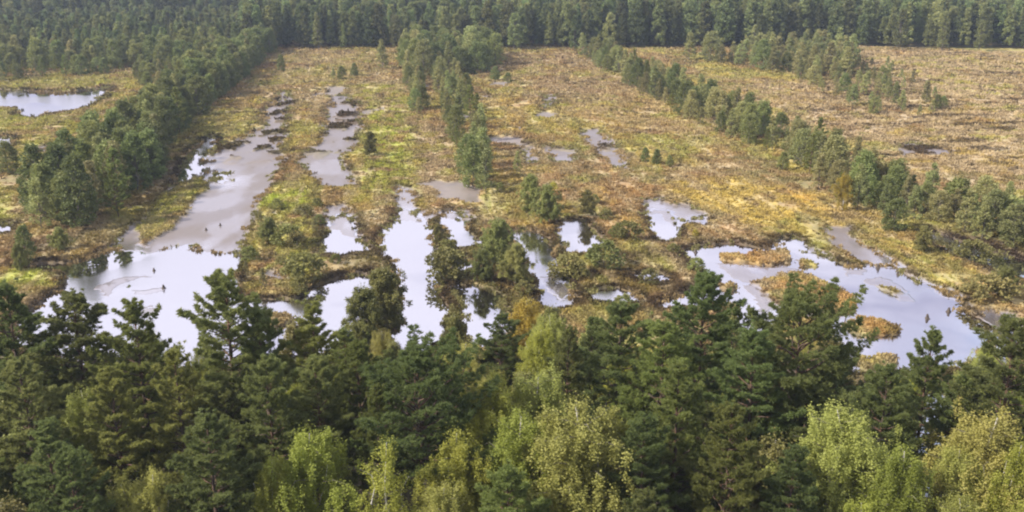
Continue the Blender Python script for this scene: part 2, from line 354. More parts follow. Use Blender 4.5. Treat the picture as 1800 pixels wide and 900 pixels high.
# keep the mud smooth: blend the factor towards 1 where wet
mxf = nn(t, 'ShaderNodeMix', data_type='FLOAT'); L(wa.outputs['Fac'], mxf.inputs[0]); L(mr.outputs[0], mxf.inputs[2]); mxf.inputs[3].default_value = 1
vm = nn(t, 'ShaderNodeVectorMath', operation='SCALE'); L(ca.outputs['Color'], vm.inputs[0]); L(mxf.outputs[0], vm.inputs['Scale'])
b = nn(t, 'ShaderNodeBsdfPrincipled'); L(vm.outputs[0], b.inputs['Base Color'])
rr = nn(t, 'ShaderNodeMapRange'); rr.inputs['To Min'].default_value = .95; rr.inputs['To Max'].default_value = .48
L(wa.outputs['Fac'], rr.inputs['Value']); L(rr.outputs[0], b.inputs['Roughness'])
bp = nn(t, 'ShaderNodeBump', i_Strength=.6, i_Distance=.12)
mlt = nn(t, 'ShaderNodeMath', operation='MULTIPLY'); inv = nn(t, 'ShaderNodeMath', operation='SUBTRACT'); inv.inputs[0].default_value = 1
L(wa.outputs['Fac'], inv.inputs[1]); L(inv.outputs[0], mlt.inputs[0]); L(nz.outputs['Fac'], mlt.inputs[1])
L(mlt.outputs[0], bp.inputs['Height']); L(bp.outputs[0], b.inputs['Normal'])
fi = nn(t, 'ShaderNodeAttribute', attribute_name='film'); fm = nn(t, 'ShaderNodeMath', operation='MULTIPLY'); fm.inputs[1].default_value = .62
L(fi.outputs['Fac'], fm.inputs[0]); fg_ = nn(t, 'ShaderNodeBsdfGlossy', i_Roughness=.10); fg_.inputs['Color'].default_value = (.9, .9, .94, 1)
fx = nn(t, 'ShaderNodeMixShader'); L(fm.outputs[0], fx.inputs[0]); L(b.outputs[0], fx.inputs[1]); L(fg_.outputs[0], fx.inputs[2]); L(fx.outputs[0], o.inputs['Surface'])

# water: still, peat-dark, strongly mirroring
M_WATER, t, o = mat('bog_water'); L = t.links.new
geo = nn(t, 'ShaderNodeNewGeometry'); nz = nn(t, 'ShaderNodeTexNoise', i_Scale=.9, i_Detail=3.0)
L(geo.outputs['Position'], nz.inputs['Vector'])
bp = nn(t, 'ShaderNodeBump', i_Strength=.05, i_Distance=.02); L(nz.outputs['Fac'], bp.inputs['Height'])
rn = nn(t, 'ShaderNodeTexNoise', i_Scale=.055, i_Detail=3.0); L(geo.outputs['Position'], rn.inputs['Vector'])
rm = nn(t, 'ShaderNodeMapRange'); rm.inputs['From Min'].default_value = .50; rm.inputs['From Max'].default_value = .56
rm.inputs['To Min'].default_value = .03; rm.inputs['To Max'].default_value = .17; L(rn.outputs['Fac'], rm.inputs['Value'])
gl = nn(t, 'ShaderNodeBsdfGlossy'); L(rm.outputs[0], gl.inputs['Roughness']); gl.inputs['Color'].default_value = (.93, .93, .97, 1)
df = nn(t, 'ShaderNodeBsdfDiffuse'); df.inputs['Color'].default_value = (.030, .024, .018, 1)
ms = nn(t, 'ShaderNodeMixShader'); ms.inputs[0].default_value = .80
L(bp.outputs[0], gl.inputs['Normal']); L(df.outputs[0], ms.inputs[1]); L(gl.outputs[0], ms.inputs[2]); L(ms.outputs[0], o.inputs['Surface'])

# ------------------------------------------------------------------ mesh helpers
def mesh_np(name, V, F, mats, midx=None, smooth=False):
    """V (n,3); F (m,k) with k = 3 or 4"""
    me = bpy.data.meshes.new(name); V = np.ascontiguousarray(V, np.float32); F = np.ascontiguousarray(F, np.int32)
    k = F.shape[1]
    me.vertices.add(len(V)); me.vertices.foreach_set('co', V.ravel())
    me.loops.add(F.size); me.loops.foreach_set('vertex_index', F.ravel())
    me.polygons.add(len(F)); me.polygons.foreach_set('loop_start', np.arange(0, F.size, k, dtype=np.int32))
    me.polygons.foreach_set('loop_total', np.full(len(F), k, np.int32))
    for m in mats: me.materials.append(m)
    if midx is not None: me.polygons.foreach_set('material_index', np.asarray(midx, np.int32))
    if smooth: me.polygons.foreach_set('use_smooth', np.ones(len(F), bool))
    me.update(calc_edges=True); return me
def put(name, me, parent=None):
    o = bpy.data.objects.new(name, me); C.objects.link(o)
    if parent: o.parent = parent
    return o
def tag(o, label=None, cat=None, group=None, kind=None):
    if label: o['label'] = label
    if cat: o['category'] = cat
    if group: o['group'] = group
    if kind: o['kind'] = kind
    return o

# ------------------------------------------------------------------ terrain
def make_ground():
    a_in = np.linspace(-.82, .82, 1420)
    a_out = np.linspace(.83, 1.45, 50)
    az = np.concatenate([-a_out[::-1], a_in, a_out])
    r = np.concatenate([np.geomspace(4, 52, 60)[:-1], np.geomspace(52, 520, 1050), np.geomspace(530, 5000, 60)])
    A, R = np.meshgrid(az, r); X = R * np.sin(A); Y = R * np.cos(A)
    h, c, mud, wat = ground_fields(X, Y); film = ground_fields.film
    far = sstep(700, 1100, R)
    h = h * (1 - far) + .8 * far
    nr, na = X.shape
    V = np.stack([X, Y, h], -1).reshape(-1, 3)
    i = np.arange(nr * na).reshape(nr, na)
    F = np.stack([i[:-1, :-1], i[:-1, 1:], i[1:, 1:], i[1:, :-1]], -1).reshape(-1, 4)[:, ::-1]
    me = mesh_np('ground', V, F, [M_GROUND], smooth=True)
    ca = me.color_attributes.new('albedo', 'FLOAT_COLOR', 'POINT')
    rgba = np.ones((len(V), 4), np.float32); rgba[:, :3] = c.reshape(-1, 3); ca.data.foreach_set('color', rgba.ravel())
    wa = me.attributes.new('wet', 'FLOAT', 'POINT'); wa.data.foreach_set('value', np.clip(mud + wat, 0, 1).astype(np.float32).ravel())
    tag(put('ground', me), kind='structure')
    fa = me.attributes.new('film', 'FLOAT', 'POINT'); fa.data.foreach_set('value', film.astype(np.float32).ravel())
    s = 1100.0
    me = mesh_np('water', np.array([(-s, 20, 0), (s, 20, 0), (s, 1000, 0), (-s, 1000, 0)]), np.array([[0, 1, 2, 3]]), [M_WATER])
    tag(put('water', me), kind='structure')
make_ground()

# ------------------------------------------------------------------ plant generators
def norm(v): return v / (np.linalg.norm(v, axis=-1, keepdims=True) + 1e-9)
def blades(P, D, n, length, width, spread, rng, start=0.0, up=0.0):
    """n leaf-shaped quads round every point of P, leaning along D"""
    N = len(P) * n
    p = np.repeat(P, n, 0); d = np.repeat(D, n, 0)
    a = norm(d + spread * rng.normal(size=(N, 3)) + np.array([0, 0, up]))
    b = norm(np.cross(a, rng.normal(size=(N, 3))))
    l = length * rng.uniform(.65, 1.25, (N, 1)); w = width * rng.uniform(.7, 1.3, (N, 1)) * .5
    q0 = p + a * l * start; q2 = q0 + a * l; qm = q0 + a * l * .55
    V = np.stack([q0, qm + b * w, q2, qm - b * w], 1).reshape(-1, 3)
    F = np.arange(N * 4).reshape(N, 4)
    tone = np.repeat(rng.uniform(0, 1, len(P)), n * 4) * .7 + np.repeat(rng.uniform(0, 1, N), 4) * .3
    if n == 1: tone = .35 + .3 * rng.uniform(0, 1, N).repeat(4)
    return V, F, tone
def tubes(lines, sides=5):
    """lines: list of (points (k,3), radii (k,))"""
    Vs, Fs, off = [], [], 0
    for P, r in lines:
        P = np.asarray(P, float); k = len(P)
        T = np.gradient(P, axis=0); T = norm(T)
        ref = np.where(np.abs(T[:, 2:3]) > .9, np.array([[1., 0, 0]]), np.array([[0., 0, 1]]))
        A = norm(np.cross(T, ref)); B = np.cross(T, A)
        an = np.linspace(0, 2 * PI, sides, endpoint=False)
        ring = P[:, None] + np.asarray(r)[:, None, None] * (np.cos(an)[None, :, None] * A[:, None] + np.sin(an)[None, :, None] * B[:, None])
        Vs.append(ring.reshape(-1, 3)); i = np.arange(k * sides).reshape(k, sides) + off
        j = np.roll(i, -1, 1)
        Fs.append(np.stack([i[:-1], j[:-1], j[1:], i[1:]], -1).reshape(-1, 4)); off += k * sides
    return np.concatenate(Vs), np.concatenate(Fs)
def trunk_line(h, r, rng, bend=.25, n=9):
    z = np.linspace(0, 1, n); x = np.cumsum(rng.normal(0, bend / n, n)); y = np.cumsum(rng.normal(0, bend / n, n))
    x -= x[0]; y -= y[0]
    P = np.stack([x * h * .12, y * h * .12, z * h - .35], 1)
    return P, r * (1 - z * .88)
def at_line(P, t):
    s = t * (len(P) - 1); i = np.minimum(s.astype(int), len(P) - 2); f = (s - i)[:, None]
    return P[i] * (1 - f) + P[i + 1] * f
def limb(p0, az, el, ln, droop, n=6, rng=None):
    s = np.linspace(0, 1, n); d = np.array([math.cos(az) * math.cos(el), math.sin(az) * math.cos(el), math.sin(el)])
    P = p0 + d * ln * s[:, None]; P[:, 2] += droop * ln * s ** 2
    if rng is not None: P[1:] += rng.normal(0, .03 * ln, (n - 1, 3))
    return P
def crown_mesh(name, parts, m):
    V = []; F = []; T = []; off = 0
    for v, f, t in parts: V.append(v); F.append(f + off); T.append(t); off += len(v)
    V = np.concatenate(V); me = mesh_np(name, V, np.concatenate(F), [m])
    at = me.attributes.new('tone', 'FLOAT', 'POINT'); at.data.foreach_set('value', np.concatenate(T).astype(np.float32))
    return me

def pine(seed, h=17, R=3.0, t0=.35, point=.5, detail=1.0, m=None, bark=None, leaf=.25, lw=.052, n_limb=60, blad=24):
    """Scots pine: whorled limbs carrying flattened pads of needle tufts"""
    rng = np.random.default_rng(seed)
    TP_, TR = trunk_line(h, .011 * h + .03, rng)
    lines = [(TP_, TR)]; P = []; D = []
    tier = rng.uniform(0, 2 * PI)
    gaps = rng.uniform(.75, 1.2, n_limb)
    for k in range(n_limb):
        u = (k + rng.uniform(-.4, .4)) / n_limb; u = min(max(u, 0), 1)
        t = t0 + (1 - t0) * u * .985
        prof = (math.sin(PI * min(1, (u * .72 + .25))) ** .8) * (1 - point) + point * (1 - u) ** .75 + .06
        if u < .15: prof *= .55 + 3 * u
        ln = R * prof * gaps[k] * rng.uniform(.7, 1.18)
        az = tier + k * 2.4 + rng.uniform(-.4, .4)
        el = math.radians(8 + 48 * u ** 1.5 + rng.uniform(-10, 12))
        p0 = at_line(TP_, np.array([t]))[0]
        Lm = limb(p0, az, el, ln, .10, 6, rng)
        lines.append((Lm, np.linspace(.014 * ln + .010, .006, 6)))
        nt = max(4, int(ln * 14 * detail))
        s = rng.uniform(.30, 1.02, nt) ** .8
        q = at_line(Lm, np.minimum(s, 1))
        side = norm(np.cross(Lm[-1] - Lm[0], np.array([0, 0, 1.])))
        off = rng.uniform(-1, 1, (nt, 1)) * ln * .42 * (1.15 - s[:, None])
        q = q + side * off + np.array([0, 0, 1]) * (rng.uniform(-.05, .16, (nt, 1)) * ln * .5)
        P.append(q); D.append(norm((q - p0) * .5 + np.array([0, 0, .8])))
    nt = int(18 * detail) + 3
    top = TP_[-1]; q = top + rng.normal(0, 1, (nt, 3)) * np.array([.10 * R, .10 * R, .12 * R]) + np.array([0, 0, -.08 * R])
    P.append(q); D.append(np.tile([0, 0, 1.], (nt, 1)))
    P = np.concatenate(P); D = np.concatenate(D)
    cr = crown_mesh('pine_crown', [blades(P, D, blad, leaf, lw, .75, rng, up=.25)], m or M_PINE)
    V, F = tubes(lines, 5); tr = mesh_np('pine_trunk', V, F, [bark or M_BARKP], smooth=True)
    return tr, cr

def birch(seed, h=13, R=2.3, t0=.3, m=None, leaf=.095, lw=.07, n_limb=26, strands=8, per=11, weep=1.0, bark=None, clump=11):
    """birch: rising limbs, hanging twigs covered in small leaves"""
    rng = np.random.default_rng(seed)
    TP_, TR = trunk_line(h * .96, .009 * h + .02, rng, bend=.5)
    lines = [(TP_, TR)]; P = []
    a0 = rng.uniform(0, 6)
    for k in range(n_limb):
        u = (k + rng.uniform(-.3, .3)) / n_limb; u = min(max(u, 0), 1); t = t0 + (1 - t0) * u * .95
        ln = R * (.5 + .75 * math.sin(PI * (.18 + .72 * u))) * rng.uniform(.65, 1.1) * (1.15 - .55 * u)
        el = math.radians(rng.uniform(38, 62)); az = a0 + 2.4 * k + rng.uniform(-.5, .5)
        p0 = at_line(TP_, np.array([t]))[0]; Lm = limb(p0, az, el, ln * 1.15, -.35, 6, rng)
        lines.append((Lm, np.linspace(.012 * ln + .008, .005, 6)))
        ns = int(strands * (.6 + ln / R * .5))
        s = rng.uniform(.25, 1, ns); q = at_line(Lm, s) + rng.normal(0, .13 * ln, (ns, 3))
        hl = weep * R * rng.uniform(.25, .75, ns)
        w = np.linspace(0, 1, per)
        sway = rng.normal(0, .18, (ns, 1, 2))
        S = np.repeat(q[:, None], per, 1); S[:, :, 2] -= hl[:, None] * w; S[:, :, :2] += sway * w[None, :, None] * hl[:, None, None]
        Q = np.repeat(S.reshape(-1, 3), clump, 0); P.append(Q + rng.normal(0, 1, Q.shape) * [.085, .085, .12])
    nt = 4 * per * clump; q = TP_[-1] + rng.normal(0, 1, (nt, 3)) * np.array([.13 * R, .13 * R, .22 * R]) - [0, 0, .25 * R]; P.append(q)
    P = np.concatenate(P); D = np.tile([0, 0, -.5], (len(P), 1))
    cr = crown_mesh('birch_crown', [blades(P, D, 1, leaf, lw, 1.0, rng)], m or M_BIRCH)
    for q in range(2):                                       # forked white stems
        a = a0 + q * 2.6 + .8; p0 = at_line(TP_, np.array([t0 + .1 + .12 * q]))[0]
        lines.insert(1, (limb(p0, a, math.radians(74), h * .32, .03, 6, rng), np.linspace(.038, .008, 6) * h / 12))
    V1, F1 = tubes(lines[:3], 5); V2, F2 = tubes(lines[3:], 4)
    tr = mesh_np('birch_trunk', np.concatenate([V1, V2]), np.concatenate([F1, F2 + len(V1)]), [bark or M_BARKB, M_BARKD], [0] * len(F1) + [1] * len(F2), smooth=True)
    return tr, cr

def bushy(seed, h=8, R=2.2, t0=.15, m=None, leaf=.4, lw=.26, nclump=70, per=34, bark=None, taper=.5, stems=1):
    """small broad-leaved tree or bush: leaf clumps at the ends of limbs, seen from afar"""
    rng = np.random.default_rng(seed); lines = []; P = []; D = []
    TP_, TR = trunk_line(h * .9, .010 * h + .02, rng, bend=.5, n=7); lines.append((TP_, TR))
    for k in range(nclump):
        u = rng.uniform(0, 1) ** .85
        az = rng.uniform(0, 2 * PI); prof = (1 - u * taper) * (math.sin(PI * (.22 + .70 * u)) ** .7)
        rr = R * prof * rng.uniform(.35, 1.0) ** .6
        z = h * (t0 + (1 - t0) * u * .96)
        c = np.array([math.cos(az) * rr, math.sin(az) * rr, z])
        if k % 3 == 0:
            p0 = at_line(TP_, np.array([max(.05, (z / h) * .8 - .05)]))[0]
            lines.append((np.stack([p0, (p0 + c) / 2 + [0, 0, -.05 * h * .3], c]), np.array([.035, .02, .008]) * h / 6))
        cs = R * rng.uniform(.16, .32)
        q = norm(rng.normal(size=(per, 3))) * cs * rng.uniform(.3, 1, (per, 1)) ** .5 * np.array([1, 1, .85])
        P.append(c + q); D.append(norm(q + np.array([0, 0, cs * .7])))
    P = np.concatenate(P); D = np.concatenate(D); P[:, 2] = np.maximum(P[:, 2], .1)
    cr = crown_mesh('bush_crown', [blades(P, D, 1, leaf, lw, .7, rng, start=-.5)], m or M_ROW)
    V, F = tubes(lines, 4); tr = mesh_np('bush_trunk', V, F, [bark or M_BARKD], smooth=True)
    return tr, cr

# ------------------------------------------------------------------ prototypes (each: name of kind, mesh trunk, mesh crown, nominal height)
PROTO = {}
def reg(key, kind, cat, h, meshes): PROTO.setdefault(key, []).append((kind, cat, h, meshes))
for i in range(5): reg('pine', 'pine_tree', 'pine tree', 17, pine(100 + i, 17, 3.1 + .3 * (i % 3), t0=.28 + .04 * i, point=(.75, .35, .55, .3, .85)[i], n_limb=72, detail=1.25, m=(M_PINE, M_PINED)[i % 2]))
for i in range(3): reg('pined', 'pine_tree', 'pine tree', 17, pine(140 + i, 17, 3.3, t0=.30, point=(.4, .8, .55)[i], n_limb=76, detail=1.3, m=M_PINED))
for i in range(2): reg('pineround', 'pine_tree', 'pine tree', 15, pine(120 + i, 15, 4.2, t0=.42, point=.05, n_limb=66, detail=1.3, m=(M_PINED, M_PINE)[i]))
for i in range(4): reg('birch', 'birch_tree', 'birch tree', 13, birch(200 + i, 13, 2.4 + .3 * (i % 2), strands=11, per=13, n_limb=30))
for i in range(3): reg('birchp', 'birch_tree', 'birch tree', 13, birch(220 + i, 13, 2.8, m=M_BIRCHP, strands=12, per=13, n_limb=32))
for i in range(2): reg('birchthin', 'birch_tree', 'birch tree', 13, birch(240 + i, 13, 1.9, t0=.35, strands=5, per=9, n_limb=22))
for i in range(3): reg('mixed', 'birch_tree', 'birch tree', 9, birch(260 + i, 9, 2.1, t0=.12, m=M_SHRUB, strands=10, per=9, n_limb=30, leaf=.15, lw=.10, weep=.6))
reg('yellow', 'birch_tree', 'birch tree', 8, birch(280, 8, 1.9, t0=.15, m=M_YELL, strands=9, per=9, n_limb=26, weep=.6))
for i in range(5): reg('row', 'deciduous_tree', 'deciduous', 9, bushy(300 + i, 9, 2.5, t0=.05, m=M_ROW, nclump=105, per=44, leaf=.34, lw=.22, taper=(.3, .5, .35, .45, .25)[i]))  # plain broad-leaved trees and bushes, species unknown
for i in range(6): reg('rowr', 'broadleaf_tree', 'tree', 9, bushy(310 + i, 9, 3.0, t0=.04, m=(M_ROW, M_ROW, M_ROWL)[i % 3], nclump=105, per=44, leaf=.34, lw=.22, taper=(.3, .45, .25, .5, .35, .6)[i]))
for i in range(4): reg('rowpine', 'young_pine', 'pine tree', 9, pine(320 + i, 9, 2.1, t0=.15, point=.7, detail=1.1, n_limb=34, blad=9, leaf=.32, lw=.11, m=M_PINE))
for i in range(4): reg('rowlight', 'young_birch', 'birch tree', 7, bushy(340 + i, 7, 1.6, t0=.1, m=M_ROWL, nclump=60, per=32, leaf=.30, lw=.18, taper=.75))
for i in range(4): reg('shrub', 'shrub', 'shrub', 2.5, bushy(360 + i, 2.5, 1.5, t0=.05, m=M_SHRUB, nclump=42, per=30, leaf=.26, lw=.15, taper=.3))
reg('shruby', 'shrub', 'shrub', 3.5, bushy(380, 3.5, 1.6, t0=.05, m=M_YELL, nclump=45, per=30, leaf=.28, lw=.17, taper=.4))
M_FARL = leaf_mat('pale_far_crowns', (.11, .135, .045), (.30, .30, .11), trans=.35, hue=.02, val=.4)
for i in range(6): reg('far', 'broadleaf_tree', 'tree', 16, bushy(400 + i, 16, (3.4, 2.9, 3.2, 2.6, 3.1, 3.0)[i], t0=.12, m=(M_FAR, M_FAR, M_FAR, M_FAR, M_FARL, M_FAR)[i], nclump=95, per=46, leaf=.55, lw=.36, taper=(.3, .65, .4, .85, .35, .5)[i]))

RND = random.Random(5)
TREES = []
def tree(key, x, y, h, label, group=None, wide=1.0, var=None, zrot=None, simple=False):
    opts = PROTO[key]; kind, cat, h0, (tr, cr) = opts[RND.randrange(len(opts)) if var is None else var % len(opts)]
    e = bpy.data.objects.new(kind, None); C.objects.link(e); e.empty_display_size = .3
    s = h / h0; e.location = (x, y, 0); TREES.append(e); wv = wide * RND.uniform(.9, 1.12); e.scale = (s * wv, s * wv, s)
    e.rotation_euler = (0, 0, RND.uniform(0, 2 * PI) if zrot is None else zrot)
    tag(e, label, cat, group)
    put('trunk', tr, e); put('crown', cr, e)
    return e

# ------------------------------------------------------------------ foreground trees, placed by the pixel of their top
FG = [  # key, top x, top y, height, width factor, label
 ('pined', 8, 512, 17, 1.1, 'dark pine cut by the left edge of the photo, tallest there'),
 ('pine', 130, 522, 16, 1.25, 'broad-topped pine standing before the big white pool, second from the left edge'),
 ('pine', 232, 540, 16, .95, 'slender pine with sparse layered top silhouetted against the white pool'),
 ('pine', 388, 500, 18, 1.2, 'pointed pine, tallest on the left, its tip against the white pool'),
 ('pined', 452, 548, 16, .9, 'pine just right of the tallest left-hand one, tip against the pool'),
 ('pine', 545, 542, 16, 1.15, 'grey-green pine with pointed tip below the small tan island'),
 ('pineround', 735, 632, 15, 1.05, 'round-crowned dark pine in the middle below the tall white pool'),
 ('pine', 630, 610, 14, 1.0, 'green pine between the pointed ones and the round-crowned one'),
 ('mixed', 800, 548, 9, 1.0, 'slim olive tree standing between two white pools'),
 ('yellow', 928, 520, 9, 1.2, 'yellow-olive birch by the right bank of the small white pool'),
 ('pined', 1000, 580, 14, .8, 'small dark pine right of the yellow-olive birch'),
 ('pine', 1085, 540, 15, 1.15, 'broad light green pine in the centre right with its top over brown heath'),
 ('pine', 1165, 575, 15, 1.1, 'broad green pine between two taller ones, centre right'),
 ('pine', 1245, 492, 17, 1.2, 'tallest pine right of centre, top against the blue channel'),
 ('pineround', 1412, 540, 16, 1.1, 'wide many-branched pine in front of the blue lagoon'),
 ('pined', 1325, 590, 15, 1.1, 'dark pine left of the wide pine by the lagoon'),
 ('pined', 1640, 582, 15, .95, 'dark pointed pine in front of the lower end of the blue lagoon'),
 ('pined', 1560, 652, 14, 1.2, 'spreading dark pine just left of the dark pointed one'),
 ('pine', 1795, 575, 17, 1.3, 'big pine cut by the right edge of the photo'),
 ('pined', 1690, 665, 13, 1.0, 'dark pine under the lagoon, right of the dark pointed one'),
 ('mixed', 1290, 545, 9, 1.0, 'olive tree beside the short blue channel behind the pines'),
 ('birch', 548, 750, 12, 1.15, 'yellow-green birch with forked white trunk, left of centre'),
 ('birch', 475, 800, 11, .9, 'low bright yellow birch left of the forked one'),
 ('birchthin', 682, 762, 13, 1.0, 'thin leafy birch with bare white trunk, bottom centre'),
 ('birch', 805, 755, 12, 1.1, 'yellow-green birch right of the thin white-trunked one'),
 ('birch', 868, 655, 13, 1.2, 'bright green rounded birch, highest of the birches'),
 ('birchp', 945, 650, 13, 1.0, 'olive birch with reddish twigs behind the bright green one'),
 ('birch', 925, 722, 13, 1.1, 'weeping yellow-green birch in the bottom centre'),
 ('birchp', 1015, 705, 14, 1.2, 'pale drooping birch with several white stems'),
 ('birch', 1080, 730, 12, .9, 'green birch at the right end of the central birch clump'),
 ('birchp', 1462, 708, 13, 1.15, 'pale yellow-green birch below the wide pine'),
 ('birch', 1590, 775, 12, 1.1, 'bright yellow-green cone-shaped birch at the bottom right'),
 ('birchp', 1750, 722, 13, 1.3, 'large pale weeping birch at the lower right corner'),
 ('birchp', 1690, 785, 11, 1.0, 'smaller weeping birch left of the large pale one'),
 ('birch', 1795, 770, 12, 1.0, 'yellow-green birch cut by the right edge at the bottom'),
 ('birchp', 265, 830, 10, 1.0, 'low olive birch at the bottom left'),
 ('birchp', 205, 850, 9, .9, 'lowest birch at the bottom left, left of the olive one'),
 ('pined', 80, 745, 13, 1.2, 'blue-green pine in the lower left corner'),
 ('pined', 30, 640, 15, 1.1, 'dark pine near the left edge, behind the lower corner one'),
 ('pine', 190, 655, 14, 1.1, 'green pine under the broad-topped left one'),
 ('pine', 300, 620, 15, 1.1, 'bright green pine left of the tallest left-hand one'),
 ('pined', 470, 640, 15, 1.2, 'dark green pine beneath the pointed tips, left of centre'),
 ('pined', 120, 800, 12, 1.1, 'shaded pine at the bottom, right of the lower left corner'),
 ('pined', 360, 730, 14, 1.2, 'dark shaded pine at the bottom, left third'),
 ('pined', 1135, 740, 13, 1.1, 'dark pine at the bottom with its top level with the central birches'),
 ('pine', 1200, 650, 15, 1.2, 'tall green pine showing a reddish trunk, right of the centre'),
 ('pined', 1400, 790, 12, 1.2, 'round blue-green pine at the bottom beside the pale birch'),
 ('pine', 1285, 720, 14, 1.0, 'olive pine at the bottom between the reddish trunk and the round one'),
 ('pine', 560, 640, 14, 1.0, 'grey-green pine below the tan island, behind the forked birch'),
 ('pine', 660, 690, 13, .9, 'low pine left of the round-crowned one'),
]
for i, (k, tx, ty, h, w, lab) in enumerate(FG):
    x, y = unproj(tx, ty, h * .99)
    tree(k, float(x), float(y), h, lab, 'pines and birches on the near shore', wide=w * (1.3 if k.startswith('birch') else 1.08), var=i)
NEAR = [unproj(a[1], a[2], a[3]) for a in FG]

def poisson(P, spacing, seed, tries=4000, avoid=()):
    rng = random.Random(seed); lo = P.min(0); hi = P.max(0); pts = []
    for _ in range(tries):
        x = rng.uniform(lo[0], hi[0]); y = rng.uniform(lo[1], hi[1])
        if not inside(P, np.array([x]), np.array([y]))[0]: continue
        if all((x - a) ** 2 + (y - b) ** 2 > spacing ** 2 for a, b in pts) and all((x - a) ** 2 + (y - b) ** 2 > (spacing * .8) ** 2 for a, b in avoid): pts.append((x, y))
    return pts

def plant_area(poly, spacing, mix, hts, group, desc, seed, world=False, dry=False, parts=3, avoid=(), wide=1.0, tries=4000, hfun=None):
    """trees of one stand; labels name the stand, the stretch of it and what sets a tree apart"""
    P = np.array(poly, float) if world else wpoly(poly)
    pts = poisson(P, spacing, seed, tries, avoid); rng = random.Random(seed + 1)
    if dry:
        q = np.array(pts); z = ground_fields(q[None, :, 0], q[None, :, 1])[0][0]; pts = [p for p, z_ in zip(pts, z) if z_ > .08]
    pts.sort(key=lambda p: p[1]); rows = []; n = len(pts)
    for i, (x, y) in enumerate(pts):
        key = rng.choices([m[0] for m in mix], [m[1] for m in mix])[0]
        h = rng.uniform(*hts) * (hfun(x, y) if hfun else 1)
        k = max(1, min(parts * 2 - 1, n // 8)) if parts > 1 else 1
        q = int(i * k / max(1, n))
        seg = {1: [''], 2: ['near half', 'far half'], 3: ['near end', 'middle', 'far end'], 4: ['near end', 'near half', 'far half', 'far end'], 5: ['near end', 'near half', 'middle', 'far half', 'far end']}[k][q]
        rows.append([key, x, y, h, seg, q])
    for q in set(r[5] for r in rows):                       # which side of the stand, and how tall, within each stretch
        rs = [r for r in rows if r[5] == q]; sl = sorted(r[1] / r[2] for r in rs); hl = sorted(r[3] for r in rs); m = len(rs); yl = sorted(r[2] for r in rs)
        dep = lambda r: ('front ' if r[2] < yl[m // 2] else 'back ') if m > 9 else ''
        for r in rs:
            a = r[1] / r[2]; side = 'left side' if a < sl[m // 3] else ('right side' if a >= sl[2 * m // 3] else 'core') if m > 5 else ''
            size = 'high' if r[3] >= hl[2 * m // 3] else ('low' if r[3] < hl[m // 3] else 'mid-sized') if m > 5 else ''
            r += [side, size, dep(r)]
    NAMES = {'shruby': 'yellow shrub', 'shrub': 'olive shrub', 'row': 'bushy tree', 'rowr': 'bushy tree', 'rowpine': 'dark pine', 'rowlight': 'pale birch', 'pine': 'pine', 'pined': 'dark pine', 'birch': 'yellow-green birch', 'birchp': 'pale birch', 'mixed': 'olive birch'}
    cl = {}
    for r in rows: cl.setdefault((r[0], r[4]), []).append(r)
    def where(r, full):
        w = ', '.join(v for v in ((r[8] + r[6] if full else '').strip(), r[4]) if v)
        return f', {w} of {desc}' if w else f' in {desc}'
    for (key, seg), rs in cl.items():
        used = set()
        if len(rs) > 1:
            for word, fn in (('tallest', lambda r: r[3]), ('lowest', lambda r: -r[3]), ('leftmost', lambda r: -r[1] / r[2]), ('rightmost', lambda r: r[1] / r[2]), ('nearest', lambda r: -r[2]), ('farthest', lambda r: r[2])):
                b = max(rs, key=fn)
                if id(b) in used: continue
                used.add(id(b)); tree(b[0], b[1], b[2], b[3], f'{word} {NAMES[key]}{where(b, False)}', group, wide=wide)
        for r in rs:
            if id(r) not in used: tree(r[0], r[1], r[2], r[3], f'{r[7]} {NAMES[key]}{where(r, True)}'.strip(), group, wide=wide)
    return pts

# understorey of the near shore: fills the band between and below the big trees
xs = [(-62, 30), (62, 30), (70, 60), (60, 74), (30, 78), (0, 82), (-20, 80), (-38, 74), (-60, 76)]
plant_area(xs, 3.6, [('pined', 4), ('pine', 4), ('birch', 2), ('birchp', 2), ('mixed', 2)], (8, 12), 'lower trees filling the near shore', 'the near-shore wood', 11, world=True, avoid=NEAR, wide=1.35, tries=5000,
           hfun=lambda x, y: 1.0 if y < 62 else .8)
